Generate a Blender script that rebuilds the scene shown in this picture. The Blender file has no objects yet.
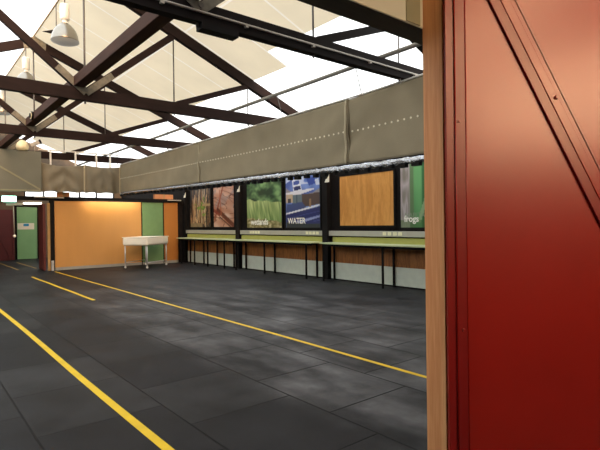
import bpy, bmesh, math, random
from mathutils import Vector, Matrix, noise
random.seed(7)
SC = bpy.context.scene
COL = SC.collection
PI = math.pi

# ---------------------------------------------------------------- materials
def s2l(c):
    return tuple((v/12.92 if v <= .04045 else ((v+.055)/1.055)**2.4) for v in (x/255 for x in c))

def mat(name, rgb, rough=.6, metal=0.0, var=.12, scale=6.0, bump=0.0, bscale=40.0, stretch=(1, 1, 1), spec=.5, coat=0.0):
    m = bpy.data.materials.new(name); m.use_nodes = True
    nt = m.node_tree; N = nt.nodes; L = nt.links
    b = N['Principled BSDF']
    base = s2l(rgb)
    tc = N.new('ShaderNodeTexCoord'); mp = N.new('ShaderNodeMapping')
    mp.inputs['Scale'].default_value = stretch
    L.new(tc.outputs['Object'], mp.inputs['Vector'])
    nz = N.new('ShaderNodeTexNoise'); nz.inputs['Scale'].default_value = scale; nz.inputs['Detail'].default_value = 5
    L.new(mp.outputs['Vector'], nz.inputs['Vector'])
    cr = N.new('ShaderNodeValToRGB')
    cr.color_ramp.elements[0].position = .3; cr.color_ramp.elements[1].position = .7
    cr.color_ramp.elements[0].color = tuple(c*(1-var) for c in base)+(1,)
    cr.color_ramp.elements[1].color = tuple(min(1, c*(1+var)) for c in base)+(1,)
    L.new(nz.outputs['Fac'], cr.inputs['Fac']); L.new(cr.outputs['Color'], b.inputs['Base Color'])
    b.inputs['Roughness'].default_value = rough; b.inputs['Metallic'].default_value = metal
    b.inputs['Specular IOR Level'].default_value = spec
    b.inputs['Coat Weight'].default_value = coat
    if bump:
        n2 = N.new('ShaderNodeTexNoise'); n2.inputs['Scale'].default_value = bscale; n2.inputs['Detail'].default_value = 4
        L.new(mp.outputs['Vector'], n2.inputs['Vector'])
        bp = N.new('ShaderNodeBump'); bp.inputs['Strength'].default_value = bump; bp.inputs['Distance'].default_value = .02
        L.new(n2.outputs['Fac'], bp.inputs['Height']); L.new(bp.outputs['Normal'], b.inputs['Normal'])
    return m

def wood(name, dark, light, axis='Z', scale=3.0, rough=.5, knots=0.0, stretch=.12):
    m = bpy.data.materials.new(name); m.use_nodes = True
    nt = m.node_tree; N = nt.nodes; L = nt.links
    b = N['Principled BSDF']; b.inputs['Roughness'].default_value = rough
    tc = N.new('ShaderNodeTexCoord'); mp = N.new('ShaderNodeMapping')
    sc = [1, 1, 1]; sc['XYZ'.index(axis)] = stretch
    mp.inputs['Scale'].default_value = sc
    L.new(tc.outputs['Object'], mp.inputs['Vector'])
    n1 = N.new('ShaderNodeTexNoise'); n1.inputs['Scale'].default_value = scale*2; n1.inputs['Detail'].default_value = 3
    n1.inputs['Distortion'].default_value = .6
    L.new(mp.outputs['Vector'], n1.inputs['Vector'])
    wv = N.new('ShaderNodeMath'); wv.operation = 'MULTIPLY'; wv.inputs[1].default_value = 26
    L.new(n1.outputs['Fac'], wv.inputs[0])
    sn = N.new('ShaderNodeMath'); sn.operation = 'SINE'; L.new(wv.outputs[0], sn.inputs[0])
    n2 = N.new('ShaderNodeTexNoise'); n2.inputs['Scale'].default_value = scale*30; n2.inputs['Detail'].default_value = 2
    L.new(mp.outputs['Vector'], n2.inputs['Vector'])
    ad = N.new('ShaderNodeMath'); ad.operation = 'MULTIPLY_ADD'; ad.inputs[1].default_value = .22; 
    L.new(sn.outputs[0], ad.inputs[0]); L.new(n2.outputs['Fac'], ad.inputs[2])
    cr = N.new('ShaderNodeValToRGB')
    cr.color_ramp.elements[0].position = .2; cr.color_ramp.elements[1].position = .8
    cr.color_ramp.elements[0].color = s2l(dark)+(1,); cr.color_ramp.elements[1].color = s2l(light)+(1,)
    L.new(ad.outputs[0], cr.inputs['Fac']); L.new(cr.outputs['Color'], b.inputs['Base Color'])
    return m

def emis(name, rgb, strength):
    m = bpy.data.materials.new(name); m.use_nodes = True
    b = m.node_tree.nodes['Principled BSDF']
    b.inputs['Base Color'].default_value = s2l(rgb)+(1,)
    b.inputs['Emission Color'].default_value = s2l(rgb)+(1,); b.inputs['Emission Strength'].default_value = strength
    return m

def skylight_mat():
    m = bpy.data.materials.new('clear ribbed skylight sheet'); m.use_nodes = True
    nt = m.node_tree; N = nt.nodes; L = nt.links; N.clear()
    o = N.new('ShaderNodeOutputMaterial'); tr = N.new('ShaderNodeBsdfTransparent'); tr.inputs['Color'].default_value = (.93, .95, .95, 1)
    tl = N.new('ShaderNodeBsdfTranslucent'); tl.inputs['Color'].default_value = (.9, .92, .9, 1)
    mx = N.new('ShaderNodeMixShader'); 
    tc = N.new('ShaderNodeTexCoord'); wv = N.new('ShaderNodeTexWave'); wv.bands_direction = 'Y'; wv.inputs['Scale'].default_value = 2.2
    L.new(tc.outputs['Object'], wv.inputs['Vector'])
    mr = N.new('ShaderNodeMapRange'); mr.inputs['To Min'].default_value = .16; mr.inputs['To Max'].default_value = .26
    L.new(wv.outputs['Fac'], mr.inputs['Value']); L.new(mr.outputs['Result'], mx.inputs['Fac'])
    L.new(tr.outputs[0], mx.inputs[1]); L.new(tl.outputs[0], mx.inputs[2]); L.new(mx.outputs[0], o.inputs['Surface'])
    return m

def lining_mat(name, rgb, glow, scale=1.2):
    # thin cream sheet that lets some daylight through
    m = mat(name, rgb, .75, var=.05, scale=scale)
    nt = m.node_tree; N = nt.nodes; L = nt.links; b = N['Principled BSDF']
    tl = N.new('ShaderNodeBsdfTranslucent'); mx = N.new('ShaderNodeMixShader'); mx.inputs['Fac'].default_value = glow
    L.new(b.inputs['Base Color'].links[0].from_socket, tl.inputs['Color'])
    L.new(b.outputs[0], mx.inputs[1]); L.new(tl.outputs[0], mx.inputs[2]); L.new(mx.outputs[0], N['Material Output'].inputs['Surface'])
    return m

def floor_mat():
    m = bpy.data.materials.new('black rubber mats'); m.use_nodes = True
    nt = m.node_tree; N = nt.nodes; L = nt.links
    b = N['Principled BSDF']
    tc = N.new('ShaderNodeTexCoord'); sp = N.new('ShaderNodeSeparateXYZ'); L.new(tc.outputs['Object'], sp.inputs[0])
    ay = N.new('ShaderNodeMath'); ay.inputs[1].default_value = .722+20.4; L.new(sp.outputs['Y'], ay.inputs[0])
    ax = N.new('ShaderNodeMath'); ax.inputs[1].default_value = -2.6+9.4; L.new(sp.outputs['X'], ax.inputs[0])
    cb = N.new('ShaderNodeCombineXYZ'); L.new(ay.outputs[0], cb.inputs['X']); L.new(ax.outputs[0], cb.inputs['Y'])
    br = N.new('ShaderNodeTexBrick'); br.offset = .5; br.offset_frequency = 2; br.squash = 1.0
    br.inputs['Scale'].default_value = 1.0; br.inputs['Brick Width'].default_value = 1.02; br.inputs['Row Height'].default_value = .94
    br.inputs['Mortar Size'].default_value = .009; br.inputs['Mortar Smooth'].default_value = .4; br.inputs['Bias'].default_value = 0
    br.inputs['Color1'].default_value = s2l((31, 31, 33))+(1,); br.inputs['Color2'].default_value = s2l((46, 46, 47))+(1,)
    br.inputs['Mortar'].default_value = s2l((10, 10, 11))+(1,)
    L.new(cb.outputs[0], br.inputs['Vector'])
    n1 = N.new('ShaderNodeTexNoise'); n1.inputs['Scale'].default_value = 1.6; n1.inputs['Detail'].default_value = 6; n1.inputs['Roughness'].default_value = .65
    L.new(tc.outputs['Object'], n1.inputs['Vector'])
    mr = N.new('ShaderNodeMapRange'); mr.inputs['From Min'].default_value = .35; mr.inputs['From Max'].default_value = .7
    mr.inputs['To Min'].default_value = .6; mr.inputs['To Max'].default_value = 1.7
    L.new(n1.outputs['Fac'], mr.inputs['Value'])
    mu = N.new('ShaderNodeMix'); mu.data_type = 'RGBA'; mu.blend_type = 'MULTIPLY'; mu.inputs['Factor'].default_value = 1
    # mats right of the walkway are more worn and dusty, with skylight sheen painted in
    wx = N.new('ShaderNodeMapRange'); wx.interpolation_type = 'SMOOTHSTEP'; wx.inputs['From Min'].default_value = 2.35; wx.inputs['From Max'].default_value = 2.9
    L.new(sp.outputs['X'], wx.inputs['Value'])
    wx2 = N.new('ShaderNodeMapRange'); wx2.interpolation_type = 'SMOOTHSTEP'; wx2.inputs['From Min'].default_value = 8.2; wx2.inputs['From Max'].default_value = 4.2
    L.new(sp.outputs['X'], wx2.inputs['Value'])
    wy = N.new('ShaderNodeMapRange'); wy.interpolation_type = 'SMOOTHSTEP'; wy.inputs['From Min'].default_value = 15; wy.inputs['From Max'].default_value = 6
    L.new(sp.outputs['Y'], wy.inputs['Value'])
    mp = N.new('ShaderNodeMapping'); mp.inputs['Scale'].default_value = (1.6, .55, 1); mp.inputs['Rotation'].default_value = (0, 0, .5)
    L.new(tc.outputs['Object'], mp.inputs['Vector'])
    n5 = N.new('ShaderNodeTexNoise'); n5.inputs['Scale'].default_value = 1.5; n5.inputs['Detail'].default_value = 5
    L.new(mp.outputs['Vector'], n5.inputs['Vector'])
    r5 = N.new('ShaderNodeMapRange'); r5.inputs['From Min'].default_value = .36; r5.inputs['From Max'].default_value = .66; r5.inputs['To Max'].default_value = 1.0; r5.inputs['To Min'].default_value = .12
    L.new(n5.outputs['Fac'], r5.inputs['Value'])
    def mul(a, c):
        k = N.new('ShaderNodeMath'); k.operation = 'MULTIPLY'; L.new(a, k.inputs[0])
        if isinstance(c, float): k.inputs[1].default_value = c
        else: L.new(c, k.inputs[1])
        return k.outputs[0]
    wear_sheen = mul(mul(mul(wx.outputs[0], wx2.outputs[0]), wy.outputs[0]), r5.outputs[0])
    wear_sheen = mul(wear_sheen, .66)
    mw_ = N.new('ShaderNodeMix'); mw_.data_type = 'RGBA'; L.new(wear_sheen, mw_.inputs['Factor'])
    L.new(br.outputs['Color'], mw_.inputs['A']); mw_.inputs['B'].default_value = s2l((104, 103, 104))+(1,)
    sm = N.new('ShaderNodeMix'); sm.data_type = 'RGBA'; L.new(br.outputs['Fac'], sm.inputs['Factor'])
    L.new(mw_.outputs['Result'], sm.inputs['A']); sm.inputs['B'].default_value = s2l((12, 12, 13))+(1,)
    L.new(sm.outputs['Result'], mu.inputs['A']); L.new(mr.outputs['Result'], mu.inputs['B'])
    # pale scuffs and dust flecks
    n3 = N.new('ShaderNodeTexNoise'); n3.inputs['Scale'].default_value = 7; n3.inputs['Detail'].default_value = 8; n3.inputs['Roughness'].default_value = .8
    L.new(tc.outputs['Object'], n3.inputs['Vector'])
    c3 = N.new('ShaderNodeValToRGB'); c3.color_ramp.elements[0].position = .66; c3.color_ramp.elements[1].position = .78
    c3.color_ramp.elements[1].color = (.45, .45, .45, 1)
    L.new(n3.outputs['Fac'], c3.inputs['Fac'])
    m2 = N.new('ShaderNodeMix'); m2.data_type = 'RGBA'; L.new(c3.outputs['Color'], m2.inputs['Factor'])
    L.new(mu.outputs['Result'], m2.inputs['A']); m2.inputs['B'].default_value = s2l((105, 104, 102))+(1,)
    L.new(m2.outputs['Result'], b.inputs['Base Color'])
    r1 = N.new('ShaderNodeMapRange'); r1.inputs['To Min'].default_value = .42; r1.inputs['To Max'].default_value = .68
    L.new(n1.outputs['Fac'], r1.inputs['Value']); L.new(r1.outputs['Result'], b.inputs['Roughness'])
    b.inputs['Specular IOR Level'].default_value = .10
    n4 = N.new('ShaderNodeTexNoise'); n4.inputs['Scale'].default_value = 160
    L.new(tc.outputs['Object'], n4.inputs['Vector'])
    sb = N.new('ShaderNodeMath'); sb.operation = 'MULTIPLY_ADD'; sb.inputs[1].default_value = -1.2
    L.new(br.outputs['Fac'], sb.inputs[0]); L.new(n4.outputs['Fac'], sb.inputs[2])
    bp = N.new('ShaderNodeBump'); bp.inputs['Strength'].default_value = .25; bp.inputs['Distance'].default_value = .01
    L.new(sb.outputs[0], bp.inputs['Height']); L.new(bp.outputs['Normal'], b.inputs['Normal'])
    return m

def print_mat():
    m = bpy.data.materials.new('printed panel'); m.use_nodes = True
    nt = m.node_tree; b = nt.nodes['Principled BSDF']
    a = nt.nodes.new('ShaderNodeVertexColor'); a.layer_name = 'ink'
    nt.links.new(a.outputs['Color'], b.inputs['Base Color']); b.inputs['Roughness'].default_value = .45
    return m

M = dict(
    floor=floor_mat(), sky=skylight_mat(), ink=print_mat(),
    truss=mat('dark brown painted timber', (36, 25, 23), .75, var=.25, scale=3, stretch=(1, 4, 4), spec=.15),
    truss_black=mat('near black painted timber', (24, 19, 18), .75, var=.2, scale=4, spec=.15),
    beam=mat('brown beam', (62, 40, 31), .75, var=.25, scale=3, stretch=(5, .6, 5), spec=.15),
    strap=mat('grey galvanised strap', (108, 104, 92), .6, .2, var=.25, scale=14),
    steel=mat('thin steel rod', (96, 92, 88), .45, .5, var=.1),
    tube=mat('grey steel tube', (140, 138, 130), .6, .2, var=.1),
    conduit=mat('pale conduit', (176, 170, 160), .45, .2, var=.08),
    white=mat('white painted metal', (226, 224, 218), .45, var=.04),
    lining=lining_mat('cream ceiling lining', (240, 228, 200), .26),
    batten=lining_mat('joint strip with light leak in colour', (250, 244, 230), .26),
    canvas=mat('olive grey canvas', (146, 136, 113), .9, var=.07, scale=2.5, bump=.15, bscale=60),
    canvas_seam=mat('lighter canvas seam', (178, 168, 142), .9, var=.06),
    canvas_back=mat('darker olive canvas', (124, 118, 102), .9, var=.08, scale=2.5, bump=.15, bscale=60),
    hood=mat('grey green hood sheet', (104, 106, 95), .75, var=.06, scale=2),
    hood2=mat('olive hood sheet', (188, 192, 180), .75, var=.06, scale=2),
    hood_seam=mat('pale hood seam', (130, 130, 106), .75, var=.05),
    eyelet=mat('eyelet with light in colour', (240, 232, 208), .4, var=.03),  # pale colour stands in for light coming through the eyelet holes
    foil=mat('crinkled silver foil', (190, 194, 202), .25, .95, var=.3, scale=30, bump=1.0, bscale=26),
    dark=mat('black brown board', (24, 19, 18), .75, var=.2, spec=.15),
    black=mat('black paint', (17, 15, 15), .7, var=.15, spec=.18),
    lintel=mat('dark olive lintel timber', (58, 52, 40), .6, var=.2, stretch=(.4, 5, 5)),
    orange=mat('honey orange ply', (200, 148, 84), .42, var=.06, scale=1.5, stretch=(1, 1, .3)),
    orange2=mat('deeper orange ply', (180, 116, 50), .42, var=.06, scale=1.5),
    green=mat('mid green panel', (112, 146, 96), .45, var=.05),
    doorgreen=mat('pale green door paint', (128, 176, 126), .4, var=.05, scale=2),
    redbrown=mat('dark red door paint', (84, 26, 24), .5, var=.12, scale=3),
    tan=mat('tan edge strip', (168, 134, 84), .6, var=.1),
    greystrip=mat('grey skirting', (150, 150, 144), .5, var=.05),
    brownpanel=wood('brown timber lining', (118, 70, 26), (158, 100, 44), 'Z', 6, .5),
    pinewood=wood('honey pine board', (200, 136, 62), (222, 160, 84), 'Z', 1.6, .45, stretch=.16),
    whitepanel=mat('off white kick panel', (206, 214, 200), .5, var=.05),
    lime=mat('lime green board', (172, 172, 92), .5, var=.05),
    worktop=mat('pale sage worktop', (186, 196, 156), .35, var=.04),
    ledge=mat('grey metal ledge', (178, 176, 166), .4, .2, var=.05),
    tag=mat('cream tag', (232, 228, 196), .6, var=.04),
    paper=mat('white paper', (232, 230, 214), .7, var=.03),
    cream=mat('cream display table laminate', (242, 236, 218), .5, var=.02),
    leg=mat('pale grey metal leg', (200, 202, 204), .35, .4, var=.05),
    yellow_worn=mat('worn yellow floor tape', (150, 122, 50), .7, var=.2, scale=5),
    yellow=mat('yellow floor tape', (218, 182, 6), .6, var=.1, scale=5),
    jamb=wood('raw orange brown timber', (206, 142, 92), (224, 166, 114), 'Z', 4, .62, stretch=.05),
    red=mat('deep red gloss paint', (150, 29, 22), .27, var=.05, scale=2.5, spec=.55),
    red2=mat('darker red gloss paint', (130, 23, 23), .30, var=.06, scale=3, spec=.5),
    bolt=mat('red painted bolt head', (150, 40, 34), .35, var=.05),
    alum=mat('spun aluminium', (150, 147, 139), .28, .85, var=.06),
    lampwhite=mat('white lamp housing', (240, 238, 230), .4, var=.03),
    lens=emis('lamp lens', (190, 188, 180), .08),
    addedlens=emis('added strip lens', (255, 236, 200), 26.0),
    gapglow=emis('gap glow', (255, 250, 240), 3.0), carton=mat('tan card', (196, 132, 86), .8, var=.08),
    creamlamp=mat('cream painted can', (222, 212, 176), .5, var=.08),
    exitglow=emis('lit exit sign face', (150, 235, 205), 3.0),
    exitwhite=emis('lit exit sign lettering', (240, 255, 248), 4.0),
    grey=mat('mid grey plastic', (150, 146, 138), .5, var=.05),
    blue=mat('bright blue print', (30, 140, 190), .5, var=.03),
    wallpaint=mat('cream wall paint', (206, 196, 172), .7, var=.05),
    brick=mat('dim far wall board', (92, 80, 66), .7, var=.15),
    caption=mat('white caption print', (245, 245, 238), .5, var=.01),
    faint=mat('faint grey caption print', (128, 150, 122), .5, var=.02),
)

# ---------------------------------------------------------------- mesh building
WLOC = {}
class MB:
    def __init__(s): s.bm = bmesh.new()
    def box(s, x0, x1, y0, y1, z0, z1):
        v = [s.bm.verts.new(p) for p in ((x0,y0,z0),(x1,y0,z0),(x1,y1,z0),(x0,y1,z0),(x0,y0,z1),(x1,y0,z1),(x1,y1,z1),(x0,y1,z1))]
        for f in ((3,2,1,0),(4,5,6,7),(0,1,5,4),(1,2,6,5),(2,3,7,6),(3,0,4,7)): s.bm.faces.new([v[i] for i in f])
        return s
    def bar(s, p, q, w, h, up=(0, 0, 1)):
        """square timber from p to q: w across, h along the direction nearest to up"""
        p, q = Vector(p), Vector(q); d = (q-p).normalized(); u = Vector(up)
        a = d.cross(u).normalized(); c = a.cross(d).normalized()
        v = []
        for o in (p, q):
            for sa, sc in ((-1,-1),(1,-1),(1,1),(-1,1)): v.append(s.bm.verts.new(o+a*sa*w/2+c*sc*h/2))
        for f in ((3,2,1,0),(4,5,6,7),(0,1,5,4),(1,2,6,5),(2,3,7,6),(3,0,4,7)): s.bm.faces.new([v[i] for i in f])
        return s
    def rod(s, p, q, r, r2=None, n=10):
        p, q = Vector(p), Vector(q); d = (q-p).normalized(); r2 = r if r2 is None else r2
        a = d.orthogonal().normalized(); c = d.cross(a)
        A, B = [], []
        for i in range(n):
            t = 2*PI*i/n; e = a*math.cos(t)+c*math.sin(t)
            A.append(s.bm.verts.new(p+e*r)); B.append(s.bm.verts.new(q+e*r2))
        for i in range(n):
            j = (i+1) % n; f = s.bm.faces.new((A[i],A[j],B[j],B[i])); f.smooth = True
        s.bm.faces.new(A[::-1]); s.bm.faces.new(B)
        return s
    def lathe(s, o, prof, n=24, cap=False):
        """profile of (radius, z) about the vertical through o"""
        o = Vector(o); rings = []
        for r, z in prof:
            rings.append([s.bm.verts.new(o+Vector((r*math.cos(2*PI*i/n), r*math.sin(2*PI*i/n), z))) for i in range(n)])
        for A, B in zip(rings, rings[1:]):
            for i in range(n):
                j = (i+1) % n; f = s.bm.faces.new((A[i],A[j],B[j],B[i])); f.smooth = True
        if cap: s.bm.faces.new(rings[0][::-1]); s.bm.faces.new(rings[-1])
        return s
    def prism(s, pts, off):
        """polygon pts (3-D) pushed along off"""
        off = Vector(off); A = [s.bm.verts.new(p) for p in pts]; B = [s.bm.verts.new(Vector(p)+off) for p in pts]
        s.bm.faces.new(A[::-1]); s.bm.faces.new(B)
        for i in range(len(A)):
            j = (i+1) % len(A); s.bm.faces.new((A[i],A[j],B[j],B[i]))
        return s
    def grid(s, fn, nu, nv, smooth=True):
        V = [[s.bm.verts.new(fn(i/nu, j/nv)) for j in range(nv+1)] for i in range(nu+1)]
        for i in range(nu):
            for j in range(nv):
                f = s.bm.faces.new((V[i][j],V[i+1][j],V[i+1][j+1],V[i][j+1])); f.smooth = smooth
        return s
    def build(s, name, m, parent=None, origin=None, bevel=0.0, solid=0.0, recalc=True):
        if recalc: bmesh.ops.recalc_face_normals(s.bm, faces=s.bm.faces)
        o0 = WLOC[parent.name] if parent else Vector(origin or (0, 0, 0))
        if o0.length: bmesh.ops.translate(s.bm, vec=-o0, verts=s.bm.verts)
        me = bpy.data.meshes.new(name); s.bm.to_mesh(me); s.bm.free()
        me.materials.append(m)
        o = bpy.data.objects.new(name, me); COL.objects.link(o)
        if parent: o.parent = parent
        else: o.location = o0
        WLOC[o.name] = o0.copy()
        if solid:
            md = o.modifiers.new('thickness', 'SOLIDIFY'); md.thickness = solid; md.offset = 0
        if bevel:
            md = o.modifiers.new('edges', 'BEVEL'); md.width = bevel; md.segments = 2; md.limit_method = 'ANGLE'
        return o

def box(*a): return MB().box(*a)
def tag(o, label, cat, group=None, kind=None):
    o['label'] = label; o['category'] = cat
    if group: o['group'] = group
    if kind: o['kind'] = kind
    return o
def thing(name, label, cat, loc=(0, 0, 0), group=None, rz=0.0):
    o = bpy.data.objects.new(name, None); COL.objects.link(o); o.empty_display_size = .1
    o.location = loc; o.rotation_euler.z = rz
    WLOC[o.name] = Vector(loc) if not rz else Vector((0, 0, 0))   # turned things are modelled about their own base
    return tag(o, label, cat, group)
def struct(o): o['kind'] = 'structure'; return o
def copy_tree(o, label, loc, group=None, parent=None):
    c = o.copy(); COL.objects.link(c)
    if parent: c.parent = parent
    else:
        c.location = loc; c['label'] = label
        if group: c['group'] = group
    for ch in o.children: copy_tree(ch, None, None, None, c)
    return c
def text_mesh(s, size, depth, font_bold=False):
    cu = bpy.data.curves.new('caption', 'FONT'); cu.body = s; cu.size = size; cu.extrude = depth; cu.align_x = 'LEFT'
    if font_bold: cu.offset = size*.02
    t = bpy.data.objects.new('caption', cu); COL.objects.link(t)
    dg = bpy.context.evaluated_depsgraph_get(); dg.update()
    me = bpy.data.meshes.new_from_object(t.evaluated_get(dg))
    bpy.data.objects.remove(t); bpy.data.curves.remove(cu)
    return me
def text_on_right_wall(s, x, y, z, size, m, parent, name='caption', bold=False):
    """lettering on a surface facing -X; the line runs towards -Y"""
    me = text_mesh(s, size, .001, bold); me.name = name; me.materials.clear(); me.materials.append(m)
    me.transform(Matrix(((0, 0, -1, x), (-1, 0, 0, y), (0, 1, 0, z), (0, 0, 0, 1))))
    me.transform(Matrix.Translation(-WLOC[parent.name]))
    o = bpy.data.objects.new(name, me); COL.objects.link(o); o.parent = parent; WLOC[o.name] = WLOC[parent.name].copy()
    return o

# ---------------------------------------------------------------- the hall
XL, XR = -3.6, 8.86          # side walls
YR, YB, YE = -6.0, 18.1, 25.5  # wall behind the camera, back partition, far end wall
RX = 2.62                    # ridge
def zr(x): return 6.24-.408*abs(x-RX)
EDGE = 6.25                  # lower edge of the cream lining

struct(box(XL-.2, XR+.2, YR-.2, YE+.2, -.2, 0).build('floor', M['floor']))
struct(box(XL-.15, XL, YR, YE, 0, 3.68).build('wall_left', M['wallpaint']))
wr = struct(box(XR, XR+.15, YR, YE, 0, 3.66).build('wall_right', M['dark']))
def gable(y0, y1, zc, name, m, hole=None):
    """end wall with a glazed strip: solid below hole z0 and above z1"""
    b = MB()
    if hole:
        x0, x1, z0, z1 = hole
        b.box(XL, XR, y0, y1, 0, z0); b.box(XL, x0, y0, y1, z0, z1); b.box(x1, XR, y0, y1, z0, z1)
    else: z1 = 0
    pts = [(XL, y0, z1), (XR, y0, z1)]
    if zr(XR) > z1: pts.append((XR, y0, zr(XR)-.02))
    else:
        pts = [(RX-(6.22-z1)/.408, y0, z1), (RX+(6.22-z1)/.408, y0, z1)]
    pts.append((RX, y0, 6.22))
    if zr(XL) > z1: pts.append((XL, y0, zr(XL)-.02))
    b.prism(pts, (0, y1-y0, 0))
    return struct(b.build(name, m))
gable(YE, YE+.15, 0, 'wall_back', M['brick'], (4.4, 8.5, 2.75, 3.66))
gable(YR-.15, YR, 0, 'wall_rear', M['wallpaint'], (-.6, 4.9, 2.9, 4.6))
w = struct(box(4.4, 8.5, YE+.05, YE+.08, 2.75, 3.66).build('window_1', M['sky']))
b = MB()
for x in (4.4, 5.2, 6.0, 6.8, 7.6, 8.45): b.box(x, x+.05, YE+.0, YE+.12, 2.75, 3.66)
b.build('window_frame', M['black'], w)
w = struct(box(-.6, 4.9, YR-.1, YR-.07, 2.9, 4.6).build('added_window', M['sky']))  # added window, out of view, placed to throw a glow on the red door
b = MB()
for x in (-.6, 4.85): b.box(x, x+.05, YR-.14, YR-.02, 2.9, 4.6)
b.build('window_frame', M['white'], w)

# roof: cream lining boards on the right slope, clear sheets low on the right and all over the left slope
def slope_slab(x0, x1, y0, y1, t=.05):
    return MB().prism([(x0, y0, zr(x0)), (x1, y0, zr(x1)), (x1, y0, zr(x1)+t), (x0, y0, zr(x0)+t)], (0, y1-y0, 0))
def sheet(b, x0, x1, y0, y1, t=0):
    v = [b.bm.verts.new(p) for p in ((x0, y0, zr(x0)+t), (x1, y0, zr(x1)+t), (x1, y1, zr(x1)+t), (x0, y1, zr(x0)+t))]
    b.bm.faces.new(v); return b
YN = 1.7                     # the near doorway wall: no clear sheets on the camera's side of it
JY = [8.02+1.19*k for k in range(-5, 15)]
JX = 4.55
b = MB(); joints = []
for k in range(len(JY)-1):
    ya, yb = max(YN, JY[k]), min(YE, JY[k+1]); xe = EDGE if ya > 8 else 5.75
    if yb-ya < .1: continue
    sheet(b, RX, JX-.02, ya+.022, yb-.022); sheet(b, JX+.02, xe, ya+.022, yb-.022)
    joints.append((ya, xe))
ce = struct(b.build('ceiling', M['lining']))
for ya, xe in joints: sheet(MB(), RX, xe, ya-.022, ya+.022).build('batten', M['batten'], ce)  # paler strips carry daylight leaking at the joints in their colour
b = MB()
for k in range(len(joints)-1): sheet(b, JX-.02, JX+.02, joints[k][0]+.022, joints[k+1][0]-.022)
b.build('batten', M['batten'], ce)
b = slope_slab(RX, XR+.3, YR-.1, YN, .05); b.prism([(XL-.3, -4.7, zr(XL-.3)), (RX, -4.7, zr(RX)), (RX, -4.7, zr(RX)+.05), (XL-.3, -4.7, zr(XL-.3)+.05)], (0, YN+4.7, 0))  # unseen roof on the camera's side, made opaque to keep the red door darker
struct(sheet(MB(), XL-.3, RX, YR-.1, -4.7, .01).build('added_skylight', M['sky']))  # unseen clear sheet added to brighten the top of the red door
struct(b.build('shade_ceiling_porch', M['wallpaint']))
b = MB(); sheet(b, EDGE-.03, XR+.3, 7.98, YE+.1, .02); sheet(b, 5.72, XR+.3, YN, 7.98, .02)
struct(b.build('window_3', M['sky']))
struct(sheet(MB(), XL-.3, RX-.02, YN, 18.6, .01).build('window_4', M['sky']))
struct(MB().prism([(XL-.3, 18.6, zr(XL-.3)), (RX-.02, 18.6, zr(RX-.02)), (RX-.02, 18.6, zr(RX-.02)+.05), (XL-.3, 18.6, zr(XL-.3)+.05)], (0, YE+.1-18.6, 0)).build('shade_ceiling_back', M['brick']))  # opaque slope added over the far bay, out of view, to darken it
struct(MB().prism([(RX-.022, YR, zr(RX)-.002), (RX+.002, YR, zr(RX)-.002), (RX+.002, YR, zr(RX)+.03), (RX-.022, YR, zr(RX)+.03)], (0, YE-YR, 0)).build('trim_1', M['tan']))

# ---------------------------------------------------------------- roof trusses
NX = 2.60                    # king rod line
P1, P2 = 4.32, 6.10          # panel points on the right half
CZ0, CZ1 = 3.76, 3.98        # bottom chord
def zc(x): return 6.115-.408*abs(x-RX)   # rafter centre line
def mir(x): return 2*NX-x
def make_truss(y, label, m, extra=False):
    t = thing('roof_truss', label, 'roof truss', (NX, y, CZ0), 'roof trusses spanning the hall')
    box(XL+.02, XR-.02, y-.06, y+.06, CZ0, CZ1).build('bottom_chord', m, t)
    for s in (1, -1):
        x1 = XR-.06 if s > 0 else XL+.06
        MB().prism([(RX, y-.055, zc(RX)+.11), (RX, y-.055, zc(RX)-.11), (x1, y-.055, zc(x1)-.11), (x1, y-.055, zc(x1)+.11)], (0, .11, 0)).build('rafter', m, t)
        q = (lambda x: x) if s > 0 else mir
        MB().bar((q(NX+.04), y, CZ1-.04), (q(P1), y, zc(q(P1))-.09), .08, .13).build('strut', m, t)
        MB().bar((q(P1+.06), y, CZ1-.02), (q(P2), y, zc(q(P2))-.09), .075, .11).build('strut', m, t)
        MB().rod((q(P1), y, CZ0-.04), (q(P1), y, zc(q(P1))), .014).build('tie_rod', M['steel'], t)
        MB().rod((q(P2), y, CZ0-.04), (q(P2), y, zc(q(P2))), .012).build('tie_rod', M['steel'], t)
        # steel strap lying along the foot of the main strut
        a = Vector((q(NX+.0), y-.075, CZ1-.09)); c = Vector((q(P1), y-.075, zc(q(P1))-.09)); d = (c-a).normalized()
        MB().bar(a, a+d*.62, .02, .12).build('strap', M['strap'], t)
    MB().rod((NX, y-.0, CZ0-.05), (NX, y, zc(NX)), .018).build('king_rod', M['steel'], t)
    MB().rod((NX, y-.1, CZ0+.17), (NX, y+.06, CZ0+.17), .03).build('node_bolt', M['steel'], t)
    # apex plate
    MB().prism([(RX, y-.075, zc(RX)+.12), (RX-.26, y-.075, zc(RX-.26)+.10), (RX-.24, y-.075, zc(RX-.24)-.13), (RX, y-.075, zc(RX)-.17), (RX+.24, y-.075, zc(RX+.24)-.13), (RX+.26, y-.075, zc(RX+.26)+.10)], (0, .02, 0)).build('apex_plate', M['strap'], t)
    if extra:
        box(NX+.02, NX+.5, y-.07, y+.07, CZ0-.07, CZ0).build('splice_plate', M['black'], t)
        c = MB().rod((-2, y-.085, CZ1-.12), (6.55, y-.085, CZ1-.12), .014); c.build('conduit', M['conduit'], t)
        for x in (1.2, 2.15, 3.2, 4.25, 5.35, 6.4):
            box(x-.02, x+.02, y-.1, y-.058, CZ1-.155, CZ1-.13).build('conduit_clip', M['conduit'], t)
    return t
TY = 4.96; TS = 4.33
make_truss(TY, 'nearest roof truss, almost black, with a pale conduit run along its bottom chord', M['truss_black'], True)
t2 = make_truss(TY+TS, 'dark brown roof truss in front of the nearest hanging dome lamp', M['truss'])
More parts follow.
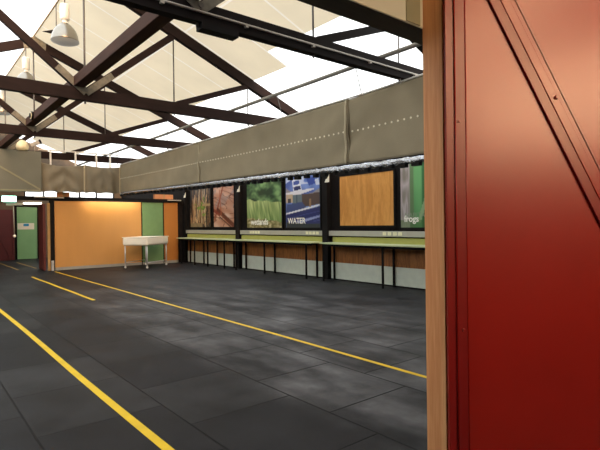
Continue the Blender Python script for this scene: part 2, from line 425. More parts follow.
for k, lab in ((2, 'dark brown roof truss whose grey apex plate shows at upper left, third from the camera'), (3, 'dark brown roof truss directly above the orange back partition'), ):
    copy_tree(t2, lab, (NX, TY+k*TS, CZ0), 'roof trusses spanning the hall')

# long brown beam lying over the chords
tag(box(2.39, 2.58, 1.9, 24.5, CZ1, CZ1+.18).build('ridge_beam', M['beam'], origin=(2.6, 1.9, CZ1), bevel=.01),
    'long brown timber beam lying over the truss chords down the hall', 'beam')
t = thing('steel_tube', 'long grey steel tube running above the right canvas curtain', 'pipe', (6.02, 2, 4.14))
MB().rod((5.98, 1.75, 4.14), (5.98, 25.4, 4.14), .036, n=12).build('pipe', M['tube'], t)
for y in (5.8, 8.04, 10.22, 12.2, 14.6, 16.6): MB().rod((6.0, y, 4.12), (6.13, y, 3.7), .009, n=6).build('hanger', M['steel'], t)

# ---------------------------------------------------------------- canvas curtain
CX = 6.14
def ctop(y): return 3.665+.05*max(0, (6-y))/2
def cbot(y): return 2.53+.0131*max(0, y-5.6)
def curtain_long(y0, y1, label, seed):
    t = thing('canvas_curtain', label, 'curtain', (CX, y0, cbot(y0)), 'canvas curtain panels along the hall')
    def fn(u, v):
        y = y0-.03+(y1-y0+.06)*u; zb, zt = cbot(y), ctop(y)+.012
        z = zb+(zt-zb)*v
        e = min(u, 1-u)*(y1-y0)
        near = math.exp(-e/.35)
        x = CX+.02*math.sin(v*5+u*6+seed)*math.sin(PI*v)+.022*noise.noise(Vector((y*1.4, z*2.2, seed)))+near*.017*math.sin((z*14)+(y*9))*(1-v*.6)
        x += .02*math.sin((y*1.2+z*2.6)*2.0+seed)*max(0, .5-v)
        return (x, y, z)
    pan = MB().grid(fn, 120, 24).build('panel', M['canvas'], t, solid=.006)
    b = MB().grid(lambda u, v: (fn((y1-y0+.06 and (.03+.05*u)/(y1-y0+.06)), v)[0]-.022, y0+.05*u, cbot(y0)+(ctop(y0)-cbot(y0))*v), 2, 20); b.build('seam', M['canvas_seam'], t, solid=.012)
    n = int((y1-y0)/.128)
    for i in range(n):
        y = y0+.08+i*.128; z = cbot(y)+(ctop(y)-cbot(y))*.52-.02
        u = (y-y0)/(y1-y0); v = (z-cbot(y))/(ctop(y)-cbot(y)); x = fn(u, v)[0]
        MB().rod((x-.009, y, z), (x+.004, y, z), .0175, n=8).build('eyelet', M['eyelet'], t)
    return t
curtain_long(1.75, 6.145, 'nearest olive canvas curtain panel, its right end hidden by the timber post', .3)
curtain_long(6.145, 11.68, 'middle olive canvas curtain panel between two pale seams, above grass and solar posters', 1.7)
curtain_long(11.68, 17.75, 'farthest long olive canvas curtain panel, ending at the back corner', 2.9)
def curtain_back(x0, x1, label, seed, sag, m):
    y = 17.74
    t = thing('canvas_curtain', label, 'curtain', (x0, y, 2.64), 'canvas curtain panels across the back')
    def fn(u, v):
        x = x0+(x1-x0)*u
        zb = 2.63+.035*abs(math.sin(u*PI*2.5)); zt = 3.60-sag*math.sin(PI*u)
        z = zb+(zt-zb)*v
        yy = y+.035*math.sin(u*PI*2*3.2+v*2+seed)*(.35+.65*(1-v))+.05*sag*15*math.sin((v+abs(u-.5)*1.2)*11)*(math.sin(PI*u))*.5
        return (x, yy, z)
    MB().grid(fn, 60, 24).build('panel', m, t, solid=.008)
    MB().grid(lambda u, v: (x1-.05+.05*u, y-.045, 2.65+.94*v-.0*u), 2, 8).build('seam', M['canvas_seam'], t, solid=.012)
    return t
curtain_back(3.56, 4.92, 'sagging swagged olive canvas curtain on the back side, beside the grey hood', .4, .09, M['canvas_back'])
curtain_back(4.93, 6.13, 'narrow pleated olive canvas curtain at the back corner', 1.9, .05, M['canvas_back'])
t = thing('curtain_rail', 'white curtain rail along the top edge of the long canvas', 'curtain rail', (CX, 1.75, 3.69))
def railp(y): return (CX-.01, y, ctop(y)+.022)
yy = [1.75+i*.8 for i in range(21)]
b = MB()
for a, c in zip(yy, yy[1:]): b.rod(railp(a), railp(c), .016, n=8)
b.build('rail', M['white'], t)
for y in (4.96, 9.29, 13.62): MB().rod((CX-.01, y, 3.69), (CX-.01, y, 3.775), .014, n=6).build('hanger', M['white'], t)
t = thing('curtain_rail', 'white rail on short white posts above the back canvas curtains', 'curtain rail', (4.8, 17.78, 3.6))
MB().rod((3.5, 17.8, 4.03), (6.1, 17.8, 4.03), .022, n=8).build('rail', M['white'], t)
for x in (3.86, 4.64, 5.33, 5.80): box(x-.025, x+.025, 17.78, 17.83, 3.55, 4.03).build('post', M['white'], t)
# silver foil strip under the canvas, with clips
t = thing('foil_strip', 'crinkled silver foil strip hanging under the long canvas curtain', 'foil strip', (CX, 1.75, 2.4))
def ff(u, v):
    y = 1.75+15.97*u; zb = cbot(y)-.005; h = .135-.05*max(0, (y-9)/9)
    a = v*2*PI
    nz = noise.noise(Vector((y*6, math.cos(a)*1.2, math.sin(a)*1.2)))
    r = (1+.30*nz+.22*noise.noise(Vector((y*17, math.cos(a)*2, math.sin(a)*2+5))))*.78
    return (CX+.02+.045*math.cos(a)*r, y, zb-h/2+h/2*math.sin(a)*r)
MB().grid(ff, 640, 12).build('foil', M['foil'], t)
for i in range(60):
    y = 1.95+i*.265
    if y > 17.6: break
    zb = cbot(y)-.135+.05*max(0, (y-9)/9)
    L_ = .06+.09*random.random()
    box(CX-.035, CX+.05, y, y+L_, zb-.035-.02*random.random(), zb+.02).build('clip', M['black'], t)

# ---------------------------------------------------------------- hood panels (grey sheet over each doorway)
t = thing('canvas_hood', 'grey green hood panel with diagonal pale seams, above the far doorway', 'hood panel', (0, 17.7, 2.6))
box(XL+.02, 3.545, 17.62, 17.74, 2.62, 3.93).build('panel', M['hood'], t, bevel=.01)
for p, q in (((2.0, 17.615, 3.62), (3.5, 17.615, 2.70)), ((2.0, 17.615, 3.62), (.5, 17.615, 2.70)), ((XL+.05, 17.615, 2.66), (3.53, 17.615, 2.66))):
    MB().bar(p, q, .012, .05).build('seam', M['hood_seam'], t)
t = thing('canvas_hood', 'olive grey hood sheet over the near doorway at top right', 'hood panel', (1.0, 1.68, 2.58))
box(-.92, 2.6, 1.672, 1.683, 2.579, 3.8).build('panel', M['hood2'], t, bevel=.005)
box(2.12, 2.24, 1.666, 1.673, 2.585, 3.8).build('seam', M['hood_seam'], t)

# ---------------------------------------------------------------- near doorway
b = MB().box(XL, -.93, 1.68, 1.82, 0, 3.1).box(2.52, XR, 1.68, 1.82, 0, 2.575).box(2.61, XR, 1.68, 1.82, 2.575, 3.1)
b.prism([(XL, 1.69, 3.1), (XR, 1.69, 3.1), (XR, 1.69, zr(XR)-.02), (RX, 1.69, 6.22), (XL, 1.69, zr(XL)-.02)], (0, .12, 0))  # unseen upper wall, closed up to the roof to block the rear glow
struct(b.build('wall_near', M['redbrown']))
struct(box(-.93, 2.6, 1.684, 1.834, 2.579, 2.64).build('trim_2', M['lintel']))
struct(box(2.27, 2.50, 1.55, 1.675, 0, 3.1).build('trim_3', M['jamb'], origin=(2.3, 1.6, 0)))
struct(box(-.95, -.86, 1.55, 1.675, 0, 3.1).build('trim_4', M['jamb'], origin=(-.9, 1.6, 0)))
# big red leaf swung back on its hinges
LA = math.atan2(-.632, .775)
door = thing('barn_door', 'large glossy red door leaf with diagonal brace, open beside the raw timber post', 'door', (2.272, 1.543, 0), None, LA)
# local axes: x along the leaf, -y towards the viewer
H0, H1, LW = .02, 2.98, 1.56
box(.10, LW, -.026, -.004, H0, H1).build('sheet', M['red'], door)
st = box(0, .046, -.030, 0, H0, H1).box(.046, .106, -.038, 0, H0, H1).build('stile', M['red2'], door, bevel=.003)
for x, y in ((.048, -.042), (.104, -.042)):
    MB().rod((x, y+.003, H0), (x, y+.003, H1), .0035, n=8).build('bead', M['red'], st)
box(LW-.1, LW, -.05, -.026, H0, H1).build('stile', M['red2'], door, bevel=.003)
box(.106, LW-.1, -.045, -.026, H0, H0+.12).build('rail', M['red2'], door, bevel=.003)
box(.106, LW-.1, -.045, -.026, H1-.12, H1).build('rail', M['red2'], door, bevel=.003)
# brace: measured across its length direction
def brace_pt(u0, z): return u0+(2.72-z)*.484
def brace_strip(o0, o1, y0, y1, za=.15, zb=2.86):
    """strip between horizontal offsets o0 and o1 from the brace's left edge"""
    return MB().prism([(brace_pt(.209+o0, zb), y1, zb), (brace_pt(.209+o1, zb), y1, zb), (brace_pt(.209+o1, za), y1, za), (brace_pt(.209+o0, za), y1, za)], (0, y0-y1, 0))
bz = brace_strip(0, .06, -.042, -.026).build('brace', M['red2'], door, bevel=.003)
brace_strip(.058, .066, -.047, -.026).build('bead', M['red'], bz, bevel=.002)
brace_strip(.066, .115, -.036, -.026).build('batten', M['red'], bz, bevel=.003)
brace_strip(.145, .152, -.030, -.026).build('bead', M['red2'], bz)
for u, z, p in ((.066, 2.03, st), (.08, .92, st)):
    MB().rod((u, -.036, z), (u, -.048, z), .009, .006).build('bolt', M['bolt'], p)
MB().rod((brace_pt(.209+.1, 2.15), -.036, 2.15), (brace_pt(.209+.1, 2.15), -.05, 2.15), .012, .008).build('bolt', M['bolt'], bz)
for z in (.5, 1.5, 2.4): MB().rod((.03, .004, z-.06), (.03, .004, z+.06), .006).build('hinge', M['red2'], door)

# ---------------------------------------------------------------- floor lines
def line(x, y0, y1, label, w=.065, dx=0, m='yellow'):
    n = 24
    b = MB().grid(lambda u, v: (x+(v-.5)*w+.006*math.sin(u*17+x)+dx*u, y0+(y1-y0)*u, .0015), n, 1, False)
    o = b.build('floor_line', M[m], origin=(x, y0, 0), solid=.003)
    return tag(o, label, 'floor line', 'yellow lines taped on the floor')
line(1.355, 1.9, 17.4, 'left long yellow line, running off the left edge of the picture')
line(3.90, 1.9, 17.6, 'right long yellow line, ending at the black post of the back partition', .05)
line(2.985, 10.25, 16.3, 'short yellow line between the two long ones, near the back')
line(3.12, 19.3, 24.5, 'faint yellow line at far left beyond the dark doorway', .055, 0, 'yellow_worn')
line(3.72, 19.5, 23.4, 'faint yellow line on the floor leading to the green door', .055, 0, 'yellow_worn')

# ---------------------------------------------------------------- right display wall
BAYS = ((14.16, 17.93), (9.76, 13.90), (3.2, 9.53))
for y0, y1 in BAYS:
    box(XR-.02, XR, y0, y1, .45, .95).build('timber_panel', M['brownpanel'], wr)
    box(XR-.03, XR, y0, y1, .03, .455).build('kick_panel', M['whitepanel'], wr)
struct(box(XR-.04, XR, 1.72, YB, 0, .03).build('baseboard_right', M['black']))
PL = {18.02: 'black wall post in the far back corner, behind the long counter', 14.03: 'black wall post between the red rock poster and the grass poster', 9.645: 'black wall post between the blue solar panel poster and the bare timber board'}
for y, lab in PL.items():
    t = thing('wall_post', lab, 'post', (8.78, y, 0), 'black posts along the display wall')
    box(8.72, XR-.001, y-.105, y+.105, 0, 3.3).build('shaft', M['black'], t)
    MB().prism([(8.71, y-.2, 2.57), (8.71, y-.03, 2.57), (8.71, y-.07, 2.65), (8.71, y-.13, 2.67), (8.71, y-.2, 2.77)], (.01, 0, 0)).build('paper_tag', M['paper'], t)
for (y0, y1), lab in zip(BAYS, ('grey ledge under the twig and rock posters', 'grey ledge under the grass and solar posters', 'grey ledge under the bare timber board and frog poster')):
    t = thing('display_ledge', lab, 'ledge', (8.78, y0, 1.15), 'grey ledges under the posters')
    box(8.76, XR, y0, y1, 1.155, 1.285).build('shelf', M['ledge'], t, bevel=.006)
    tags = {14.16: (), 9.76: (13.25, 13.10, 12.95, 12.80, 10.42, 10.28, 10.13, 9.98), 3.2: (7.60, 7.45, 7.29, 7.14)}[y0]
    for yt in tags: box(8.745, 8.761, yt-.05, yt+.05, 1.185, 1.265).build('tag', M['tag'], t)
def counter(y0, y1, legs, label):
    y1b = y1
    t = thing('bench_counter', label, 'counter', (8.6, (y0+y1)/2, 0), 'sage green counters along the display wall')
    P = [(8.34, y0), (8.34, y1), (8.83, y1), (8.83, y0)]
    for yp in (9.645, 14.03):
        if y0 < yp < y1+.1: P = [(8.34, y0), (8.34, y1), (8.71, y1), (8.71, yp-.115), (8.83, yp-.115), (8.83, y0)]; y1b = yp-.115
    MB().prism([(x, y, .955) for x, y in P], (0, 0, .035)).build('worktop', M['worktop'], t, bevel=.008)
    box(8.805, 8.835, y0+.05, y1b-.02, .99, 1.125).build('backboard', M['lime'], t)
    box(8.40, 8.44, y0+.05, y1-.05, .90, .955).build('apron', M['black'], t)
    for y in legs:
        box(8.385, 8.425, y-.02, y+.02, 0, .955).build('leg', M['black'], t)
        box(8.765, 8.805, y-.02, y+.02, 0, .955).build('leg', M['black'], t)
        box(8.425, 8.765, y-.02, y+.02, .915, .955).build('crosspiece', M['black'], t)
counter(14.15, 17.9, (14.35, 15.5, 16.5, 17.6), 'farthest counter, between the back corner and the first black post')
counter(9.80, 14.14, (10.05, 12.0, 13.6), 'middle counter under the grass and solar posters')
counter(4.6, 9.45, (5.0, 7.36, 9.36), 'nearest counter under the bare timber board, cut off by the door post')

# ---- posters: prints coloured by a drawing function at (u right, v up)
def lerp(a, b, t): return tuple(a[i]+(b[i]-a[i])*t for i in range(3))
def nz(x, y, s=0): return noise.noise(Vector((x, y, s)))
def seg(u, v, a, b):
    px, py, bx, by = u-a[0], v-a[1], b[0]-a[0], b[1]-a[1]
    h = max(0, min(1, (px*bx+py*by)/(bx*bx+by*by)))
    return math.hypot(px-bx*h, py-by*h)
def inpoly(u, v, P):
    c = False; j = len(P)-1
    for i in range(len(P)):
        if (P[i][1] > v) != (P[j][1] > v) and u < (P[j][0]-P[i][0])*(v-P[i][1])/(P[j][1]-P[i][1])+P[i][0]: c = not c
        j = i
    return c
def pic_twigs(u, v):
    c = lerp((30, 22, 18), (104, 98, 92), max(0, nz(u*5, v*4, 1))+max(0, v-.7)*1.2)
    for i in range(40):
        r = random.Random(i); x0 = r.random()*1.1-.05; x1 = x0+(r.random()-.5)*.35
        d = seg(u, v, (x0, -.05+.2*r.random()), (x1, .55+.5*r.random()))
        wd = .008+.016*r.random()
        if d < wd: c = lerp((206, 170, 126), (98, 66, 44), r.random()) if r.random() < .75 else (190, 170, 140)
    g = nz(u*11, v*11, 5)+.55-2.6*math.hypot((u-.58)*.9, v-.52)
    if g > .25: c = lerp((86, 112, 44), (140, 172, 78), min(1, max(0, nz(u*20, v*20, 2)+.5)))
    if v < .10 and u < .6: c = lerp((150, 132, 98), (96, 84, 60), abs(nz(u*16, v*30)))
    if .60 < u < 1 and .55 < v < .60: c = (176, 150, 108)
    return c
def pic_rock(u, v):
    k = nz(u*2.2, v*7+u*1.5, 3)
    c = lerp((176, 118, 92), (206, 170, 152), .5+k)
    if nz(u*1.6+4, v*4-u*2, 8) > .18: c = lerp(c, (150, 138, 140), .6)
    if abs(nz(u*2+2, v*9+u*2, 6)) < .05: c = lerp(c, (98, 52, 38), .75)
    for a, b, w, col in (((.05, .18), (.48, 1.0), .035, (140, 66, 40)), ((.2, .42), (1.0, .02), .06, (84, 24, 12)), ((.3, .25), (.95, -.05), .02, (66, 30, 20)), ((.0, .42), (.3, .3), .04, (120, 34, 18)), ((.3, .9), (.38, .3), .02, (168, 84, 52))):
        if seg(u, v, a, b) < w: c = lerp(col, c, .15)
    return c
def pic_grass(u, v):
    if v > .62-.10*u+.04*nz(u*6, 0):
        k = nz(u*5, v*6, 2)+.4*nz(u*14, v*16, 3)
        return lerp((28, 58, 32), (132, 172, 112), min(1, max(0, .42+k*1.1)))
    if v > .22-.1*u+.05*nz(u*9, 2):
        k = nz(u*24+v*5, v*3.2, 4)
        return lerp((92, 126, 66), (196, 212, 146), min(1, max(0, .2+.55*(v-.1)/.5+k*.7)))
    k = nz(u*14, v*22, 7)
    return lerp((104, 100, 54), (206, 192, 156), min(1, max(0, .35+k)))
def pic_solar(u, v):
    c = lerp((66, 88, 166), (136, 166, 232), .5+nz(u*4, v*4, 1))
    if v > .84 and nz(u*5, v*8, 5) > .12: c = (196, 208, 238)
    for P, col in (
        ([(0, .80), (.18, .70), (.3, .62), (.8, .66), (1, .74), (1, .56), (0, .56)], (150, 146, 152)),
        ([(0, .66), (.3, .62), (.84, .72), (.84, .75), (0, .70)], (226, 226, 236)),
        ([(.0, .50), (.22, .50), (.22, .66), (0, .66)], (196, 176, 150)),
        ([(.06, .50), (.16, .50), (.16, .58), (.06, .58)], (62, 56, 60)),
        ([(.22, .48), (.5, .48), (.5, .64), (.22, .64)], (104, 122, 132)),
        ([(.32, .48), (.36, .48), (.36, .64), (.32, .64)], (60, 76, 92)),
        ([(.50, .40), (1, .44), (1, .66), (.5, .64)], (86, 70, 66)),
        ([(.70, .40), (.76, .40), (.76, .55), (.70, .55)], (150, 120, 92)),
        ([(.2, .94), (.42, .96), (.5, .72), (.24, .70)], (224, 230, 244)),
        ([(.24, .80), (.44, .82), (.47, .74), (.26, .73)], (34, 44, 100)),
        ([(.24, .91), (.41, .93), (.43, .85), (.25, .84)], (60, 84, 170)),
        ([(.62, .94), (.86, .96), (.92, .84), (.70, .80)], (48, 74, 160)),
        ([(.86, .9), (.96, .92), (1, .8), (.9, .8)], (214, 222, 240)),
        ([(0, .30), (.04, .46), (.5, .5), (.64, .36)], (62, 80, 132)),
        ([(0, .25), (1, .41), (1, .44), (0, .29)], (226, 230, 240)),
        ([(0, .08), (0, .26), (1, .40), (1, .08)], (34, 44, 104)),
        ([(.4, .08), (1, .20), (1, .24), (.3, .12)], (150, 160, 204)),
        ([(0, 0), (1, 0), (1, .07), (0, .10)], (42, 52, 56))):
        if inpoly(u, v, P): c = col
    if inpoly(u, v, [(0, .10), (0, .25), (1, .39), (1, .12)]) and (abs((v-u*.14)*12 % 1) < .14): c = lerp(c, (92, 108, 176), .6)
    return c
def pic_reeds(u, v):
    c = lerp((40, 98, 54), (112, 178, 116), min(1, max(0, .5+nz(u*7, v*.6, 2))))
    if u < .13: c = lerp((186, 176, 182), (132, 128, 120), min(1, abs(nz(u*30, v*3, 1))*2))
    elif u < .19: c = lerp((96, 104, 78), c, .4)
    if .30 < u < .42: c = lerp(c, (24, 82, 40), .6)
    if .50 < u < .58 and v > .4: c = lerp(c, (190, 222, 196), .8)
    if seg(u, v, (.26, .1), (.36, .45)) < .025: c = (140, 170, 128)
    if v < .12: c = lerp(c, (60, 96, 44), .5)
    if u > .7: c = lerp(c, (52, 120, 62), .5)
    return c
def poster(y0, y1, z0, z1, fn, label, cap=None, nu=72, nv=72, m=None):
    """y1 is the picture's left edge, y0 its right edge, as one faces the wall"""
    t = thing('poster', label, 'poster', (XR-.03, (y0+y1)/2, z0), 'posters on the display wall')
    b = MB().box(XR-.045, XR, y1, y1+.05, z0-.05, z1+.05).box(XR-.045, XR, y0-.05, y0, z0-.05, z1+.05)
    b.box(XR-.045, XR, y0, y1, z0-.05, z0).box(XR-.045, XR, y0, y1, z1, z1+.05)
    b.build('frame', M['black'], t)
    if m: box(XR-.035, XR, y0, y1, z0, z1).build('board', m, t)
    else:
        o = MB().grid(lambda i, j: (XR-.032, y1+(y0-y1)*i, z0+(z1-z0)*j), nu, nv, False).build('print', M['ink'], t, solid=.004)
        me = o.data; ca = me.color_attributes.new('ink', 'FLOAT_COLOR', 'POINT')
        org = WLOC[t.name]
        for i, vt in enumerate(me.vertices):
            p = vt.co+org; u = (y1-p.y)/(y1-y0); v = (p.z-z0)/(z1-z0)
            ca.data[i].color = s2l(tuple(max(0, min(255, q)) for q in fn(u, v)))+(1,)
    for s, u, dz, size, mm, bold in cap or ():
        text_on_right_wall(s, XR-.037, y1-u*(y1-y0), z0+dz, size, mm, t, 'caption', bold)
poster(16.02, 17.62, 1.40, 2.84, pic_twigs, 'poster of tangled brown twigs with green leaves, nearest the back corner')
poster(14.37, 15.78, 1.40, 2.84, pic_rock, 'poster of red brown rock layers with dark diagonal stick')
poster(11.67, 13.56, 1.37, 2.84, pic_grass, 'poster of tall pale green grass before dark trees', [('wetlands', .12, .10, .27, M['caption'], True)])
poster(9.94, 11.46, 1.37, 2.84, pic_solar, 'poster of blue solar panels on roofs with white caption', [('WATER', .06, .12, .235, M['caption'], True)])
poster(7.37, 9.16, 1.42, 2.69, None, 'bare honey coloured timber board framed in black', m=M['pinewood'])
poster(5.2, 7.17, 1.37, 2.80, pic_reeds, 'poster of bright green reeds captioned frogs, beside the timber door post', [('HABITAT', .06, .22, .16, M['faint'], False), ('frogs', .05, .13, .20, M['caption'], True)])

# ---------------------------------------------------------------- back partition
struct(box(4.0, XR, YB+.02, YB+.12, 0, 2.37).build('wall_partition', M['dark']))
def panel(x0, x1, m, label):
    t = thing('wall_panel', label, 'wall panel', ((x0+x1)/2, YB, 0), 'coloured panels of the back partition')
    box(x0, x1, YB-.01, YB+.02, .10, 2.365).build('board', M[m], t)
    box(x0, x1, YB-.015, YB+.02, 0, .10).build('skirting', M['greystrip'], t)
panel(4.02, 7.02, 'orange', 'wide honey orange panel of the back partition')
panel(7.07, 7.88, 'green', 'green panel between two orange panels of the back partition')
panel(7.93, 8.50, 'orange2', 'narrow deep orange panel beside the back corner')
struct(box(XL, XR, YB-.06, YB+.12, 2.37, 2.50).build('trim_5', M['black']))
struct(MB().box(XL, 1.5, YB+.0, YB+.12, 0, 2.37).build('wall_doorway', M['dark']))
tag(MB().box(3.40, 4.30, YB-.14, YB-.05, 2.45, 2.49).build('metal_channel', M['ledge'], origin=(3.8, YB-.1, 2.49)), 'thin silver channel on top of the black post, beside the far doorway', 'channel', 'silver channels on the dark beam')
tag(MB().box(8.05, 8.60, YB-.14, YB-.05, 2.44, 2.48).build('metal_channel', M['ledge'], origin=(8.3, YB-.1, 2.44)), 'thin silver channel at the back right corner above narrow orange panel', 'channel', 'silver channels on the dark beam')
t = thing('door_post', 'black post with pale foot at the left end of the orange partition', 'post', (3.94, YB, 0))
box(3.88, 4.0, YB-.06, YB+.12, 0, 2.37).build('shaft', M['black'], t)
box(3.89, 3.97, YB-.085, YB-.06, .0, .34).build('foot_plate', M['leg'], t)
box(3.80, 3.88, YB-.02, YB+.05, 0, 2.28).build('edge_strip', M['tan'], t)
t = thing('added_strip_light', 'slim strip light added under the dark beam to brighten the orange panel', 'lamp', (6.1, 18.0, 2.3))  # lamp added to wash the top of the orange panel with light
yw = YB-.30
MB().prism([(5.0, yw, 2.40), (5.0, yw, 2.47), (5.0, yw+.25, 2.47), (5.0, yw+.25, 2.45), (5.0, yw+.07, 2.43), (5.0, yw+.02, 2.40)], (1.95, 0, 0)).build('housing', M['black'], t)
MB().prism([(5.02, yw+.022, 2.402), (5.02, yw+.07, 2.429), (5.02, yw+.06, 2.435), (5.02, yw+.018, 2.408)], (1.91, 0, 0)).build('lens', M['addedlens'], t)
# red leaf folded back at the far doorway
def red_leaf(x, y, rz, label, wd):
    t = thing('door_leaf', label, 'door', (x, y, 0), 'dark red leaves of the far doorway', rz)
    box(0, wd, -.03, .03, .02, 2.26).build('sheet', M['redbrown'], t)
    for a in (.0, wd-.09): box(a, a+.09, -.05, -.03, .02, 2.26).build('stile', M['redbrown'], t, bevel=.004)
    MB().prism([(.09, -.05, 2.18), (.22, -.05, 2.18), (wd-.09, -.05, .1), (wd-.22, -.05, .1)], (0, .02, 0)).build('brace', M['redbrown'], t)
    return t
red_leaf(3.70, YB+.02, math.radians(86), 'dark red door leaf standing open beside the black post', 1.1)
red_leaf(2.75, 24.6, math.radians(14), 'dark red braced door leaf left of the green door', 1.15)
# green door in the far end wall
d = struct(box(4.08, 4.91, YE-.05, YE-.001, .01, 2.41).build('door_1', M['doorgreen']))
MB().box(4.00, 4.08, YE-.07, YE, 0, 2.5).box(4.91, 4.99, YE-.07, YE, 0, 2.5).box(4.08, 4.91, YE-.07, YE, 2.41, 2.5).build('frame', M['dark'], d)
t = thing('door_sign', 'white sign with blue square on the green door', 'sign', (4.45, YE-.05, 1.4))
box(4.10, 4.78, YE-.062, YE-.05, 1.37, 1.66).build('plate', M['paper'], t)
box(4.34, 4.56, YE-.068, YE-.062, 1.52, 1.63).build('symbol', M['blue'], t)
tag(MB().rod((4.35, YE-.06, 2.58), (5.1, YE-.06, 2.58), .035).build('daylight_gap', M['gapglow'], origin=(4.7, YE-.06, 2.58)), 'thin gap glow standing in for daylight above the green door', 'lamp')  # glowing rod stands in for the daylight gap over the door
for x0, x1, z1, lab in ((7.55, 8.3, 2.68, 'tan carton on the dark beam near the back right corner'), (4.12, 4.5, 2.66, 'orange tan carton on the dark beam above the black post')):
    t = thing('carton', lab, 'box', ((x0+x1)/2, YB+.03, 2.5))
    box(x0, x1, YB-.05, YB+.11, 2.5, z1).build('case', M['carton'], t, bevel=.006)
    box((x0+x1)/2-.03, (x0+x1)/2+.03, YB-.053, YB+.113, 2.502, z1+.002).build('tape', M['tan'], t)
# lit exit sign hung under the dark beam
t = thing('exit_sign', 'lit pale green exit sign under the grey hood at far left', 'sign', (2.68, 17.9, 2.3))
box(2.46, 2.86, 17.86, 17.92, 2.30, 2.48).build('case', M['exitglow'], t, bevel=.008)
box(2.47, 2.85, 17.93, 17.96, 2.30, 2.50).build('backplate', M['grey'], t)
me = text_mesh('EXIT', .13, .002, True); me.name = 'lettering'; me.materials.clear(); me.materials.append(M['exitwhite'])
me.transform(Matrix(((1, 0, 0, 2.515), (0, 0, -1, 17.858), (0, 1, 0, 2.345), (0, 0, 0, 1)))); me.transform(Matrix.Translation(-WLOC[t.name]))
o = bpy.data.objects.new('lettering', me); COL.objects.link(o); o.parent = t
# T-bar with hanging cord
t = thing('pull_cord', 'grey bar with hanging cord and white knob, below the exit sign', 'pull cord', (2.85, 18.05, 1.2))
box(2.60, 3.06, YB-.08, YB-.0, 2.19, 2.28).build('bar', M['grey'], t)
MB().rod((2.80, YB-.05, 2.2), (2.82, YB-.05, 1.22), .014, n=6).build('cord', M['grey'], t)
MB().lathe((2.82, YB-.05, 1.15), [(.002, 0), (.035, .02), (.045, .05), (.035, .08), (.01, .1)], 12).build('knob', M['lampwhite'], t)

# ---------------------------------------------------------------- white display table
A, B_, C_ = Vector((6.10, 17.16, 0)), Vector((6.56, 16.42, 0)), Vector((7.63, 17.26, 0))
ang = math.atan2(C_.y-B_.y, C_.x-B_.x)
t = thing('display_table', 'cream deep-sided display table on four slim castor legs before the back partition', 'table', (B_.x, B_.y, 0), None, ang)
TW, TD = (C_-B_).length, .84
b = box(-.07, TW+.07, -.07, TD+.07, .79, 1.075); b.build('top_case', M['cream'], t, bevel=.06)
box(-.08, TW+.08, -.08, TD+.08, 1.06, 1.085).build('top', M['cream'], t, bevel=.01)
for x, y in ((0, 0), (TW, 0), (0, TD), (TW, TD)):
    lg = MB().rod((x, y, .07), (x, y, .80), .022, n=10).build('leg', M['leg'], t)
    MB().rod((x-.015, y, .035), (x+.015, y, .035), .035, n=12).box(x-.02, x+.02, y-.02, y+.02, .045, .09).build('castor', M['white'], lg)
for y in (0, TD): MB().rod((0, y, .2), (TW, y, .2), .012, n=8).build('stretcher', M['leg'], t)

# ---------------------------------------------------------------- hanging lamps and small fittings under the roof
def lamp(x, y, z, label):
    t = thing('dome_lamp', label, 'lamp', (x, y, z), 'dome lamps hanging under the ridge')
    MB().lathe((x, y, z), [(.26, 0), (.255, .03), (.24, .12), (.2, .22), (.13, .31), (.07, .36)], 28).build('reflector', M['alum'], t, solid=.006)
    MB().lathe((x, y, z), [(.26, .0), (.2, -.03), (.1, -.05), (.001, -.055)], 28).build('lens', M['lens'], t)
    MB().lathe((x, y, z), [(.07, .36), (.045, .38), (.045, .43), (.085, .44), (.09, .46), (.09, .72), (.08, .75), (.001, .75)], 20).build('housing', M['lampwhite'], t)
    MB().rod((x, y, z+.74), (x, y, zr(x)-.0), .012, n=8).build('hanging_rod', M['steel'], t)
    return t
l0 = lamp(2.60, 10.6, 5.22, 'nearest dome lamp with shiny reflector, hanging at upper left')
copy_tree(l0, 'second dome lamp, its reflector hidden behind a brown truss chord', (2.60, 14.56, 5.22), 'dome lamps hanging under the ridge')
copy_tree(l0, 'farthest dome lamp, at the left edge of the picture', (2.60, 18.5, 5.22), 'dome lamps hanging under the ridge')
t = thing('ridge_bracket', 'small dark winged bracket at the ridge beside the nearest dome lamp', 'bracket', (RX, 11.3, 5.5))
MB().prism([(2.35, 11.4, 5.62), (2.6, 11.32, 5.70), (3.0, 11.2, 5.60), (2.62, 11.32, 5.58)], (.0, .04, .01)).build('wing', M['truss_black'], t)
MB().rod((2.61, 11.34, 5.66), (2.61, 11.34, zr(2.61)), .01, n=6).build('stem', M['steel'], t)
t = thing('round_bell', 'round pale ringed bell on the side of the brown beam', 'bell', (2.36, 12.68, 4.07))
MB().rod((2.390, 12.68, 4.07), (2.350, 12.68, 4.07), .10, n=20).build('rim', M['black'], t)
MB().rod((2.352, 12.68, 4.07), (2.340, 12.68, 4.07), .08, n=20).build('ring', M['creamlamp'], t)
MB().rod((2.345, 12.68, 4.07), (2.320, 12.68, 4.07), .055, n=16).build('dome', M['black'], t)
t = thing('flood_lamp', 'cream lamp can on top of the grey hood, far left', 'lamp', (3.05, 17.68, 3.93))
MB().lathe((3.02, 17.68, 3.93), [(.1, 0), (.17, .03), (.19, .12), (.15, .24), (.08, .32), (.001, .34)], 16).build('can', M['creamlamp'], t)
t = thing('camera_box', 'grey camera box with black front on the grey hood', 'camera', (3.4, 17.68, 3.93))
MB().rod((3.36, 17.68, 3.93), (3.36, 17.68, 4.12), .02, n=8).build('bracket', M['grey'], t)
MB().bar((3.26, 17.68, 4.12), (3.5, 17.62, 4.24), .1, .12).build('body', M['grey'], t)
MB().bar((3.5, 17.62, 4.24), (3.55, 17.61, 4.263), .12, .14).build('front', M['black'], t)

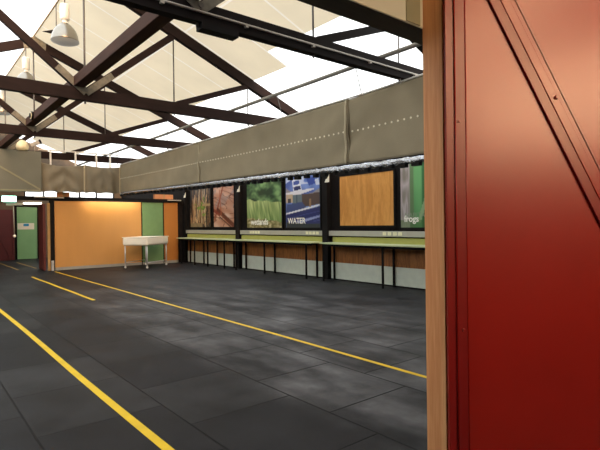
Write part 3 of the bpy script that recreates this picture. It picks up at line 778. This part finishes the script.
# ---------------------------------------------------------------- daylight, camera
W = bpy.data.worlds.new('sky'); SC.world = W; W.use_nodes = True
N = W.node_tree.nodes; L = W.node_tree.links
bg = N['Background']; bg.inputs['Strength'].default_value = 1.0
tc = N.new('ShaderNodeTexCoord'); sp = N.new('ShaderNodeSeparateXYZ'); L.new(tc.outputs['Generated'], sp.inputs[0])
cr = N.new('ShaderNodeValToRGB'); L.new(sp.outputs['Z'], cr.inputs['Fac'])
cr.color_ramp.elements[0].color = (.98, .97, .95, 1); cr.color_ramp.elements[1].color = (.92, .96, 1.0, 1)
SUN = Vector((-.26, -1.0, .19)).normalized()  # direction of a warm sky glow added behind the camera for the red door
dt = N.new('ShaderNodeVectorMath'); dt.operation = 'DOT_PRODUCT'; L.new(tc.outputs['Generated'], dt.inputs[0]); dt.inputs[1].default_value = SUN
gl = N.new('ShaderNodeMapRange'); gl.interpolation_type = 'SMOOTHSTEP'; gl.inputs['From Min'].default_value = .90; gl.inputs['From Max'].default_value = 1.0
L.new(dt.outputs['Value'], gl.inputs['Value'])
mx = N.new('ShaderNodeMix'); mx.data_type = 'RGBA'; L.new(gl.outputs['Result'], mx.inputs['Factor'])
L.new(cr.outputs['Color'], mx.inputs['A']); mx.inputs['B'].default_value = (12.0, 7.0, 3.6, 1)
L.new(mx.outputs['Result'], bg.inputs['Color'])

cam = bpy.data.cameras.new('camera'); co = bpy.data.objects.new('camera', cam); COL.objects.link(co)
cam.sensor_fit = 'HORIZONTAL'; cam.sensor_width = 36; cam.lens = 36*487.9/600; cam.clip_start = .05
yaw, pitch, roll = math.radians(39.2257), math.radians(-.2208), math.radians(-.7344)
f = Vector((-math.sin(yaw)*-1, math.cos(yaw), 0)); r = Vector((math.cos(yaw), -math.sin(yaw), 0)); u = Vector((0, 0, 1))
f2 = f*math.cos(pitch)+u*math.sin(pitch); u2 = -f*math.sin(pitch)+u*math.cos(pitch)
r3 = r*math.cos(roll)+u2*math.sin(roll); u3 = -r*math.sin(roll)+u2*math.cos(roll)
mw = Matrix((r3, u3, -f2)).transposed().to_4x4(); mw.translation = (0, 0, 1.5)
co.matrix_world = mw
SC.camera = co
SC.view_settings.view_transform = 'Standard'; SC.view_settings.look = 'None'; SC.view_settings.gamma = 1
SC.view_settings.exposure = 1.45
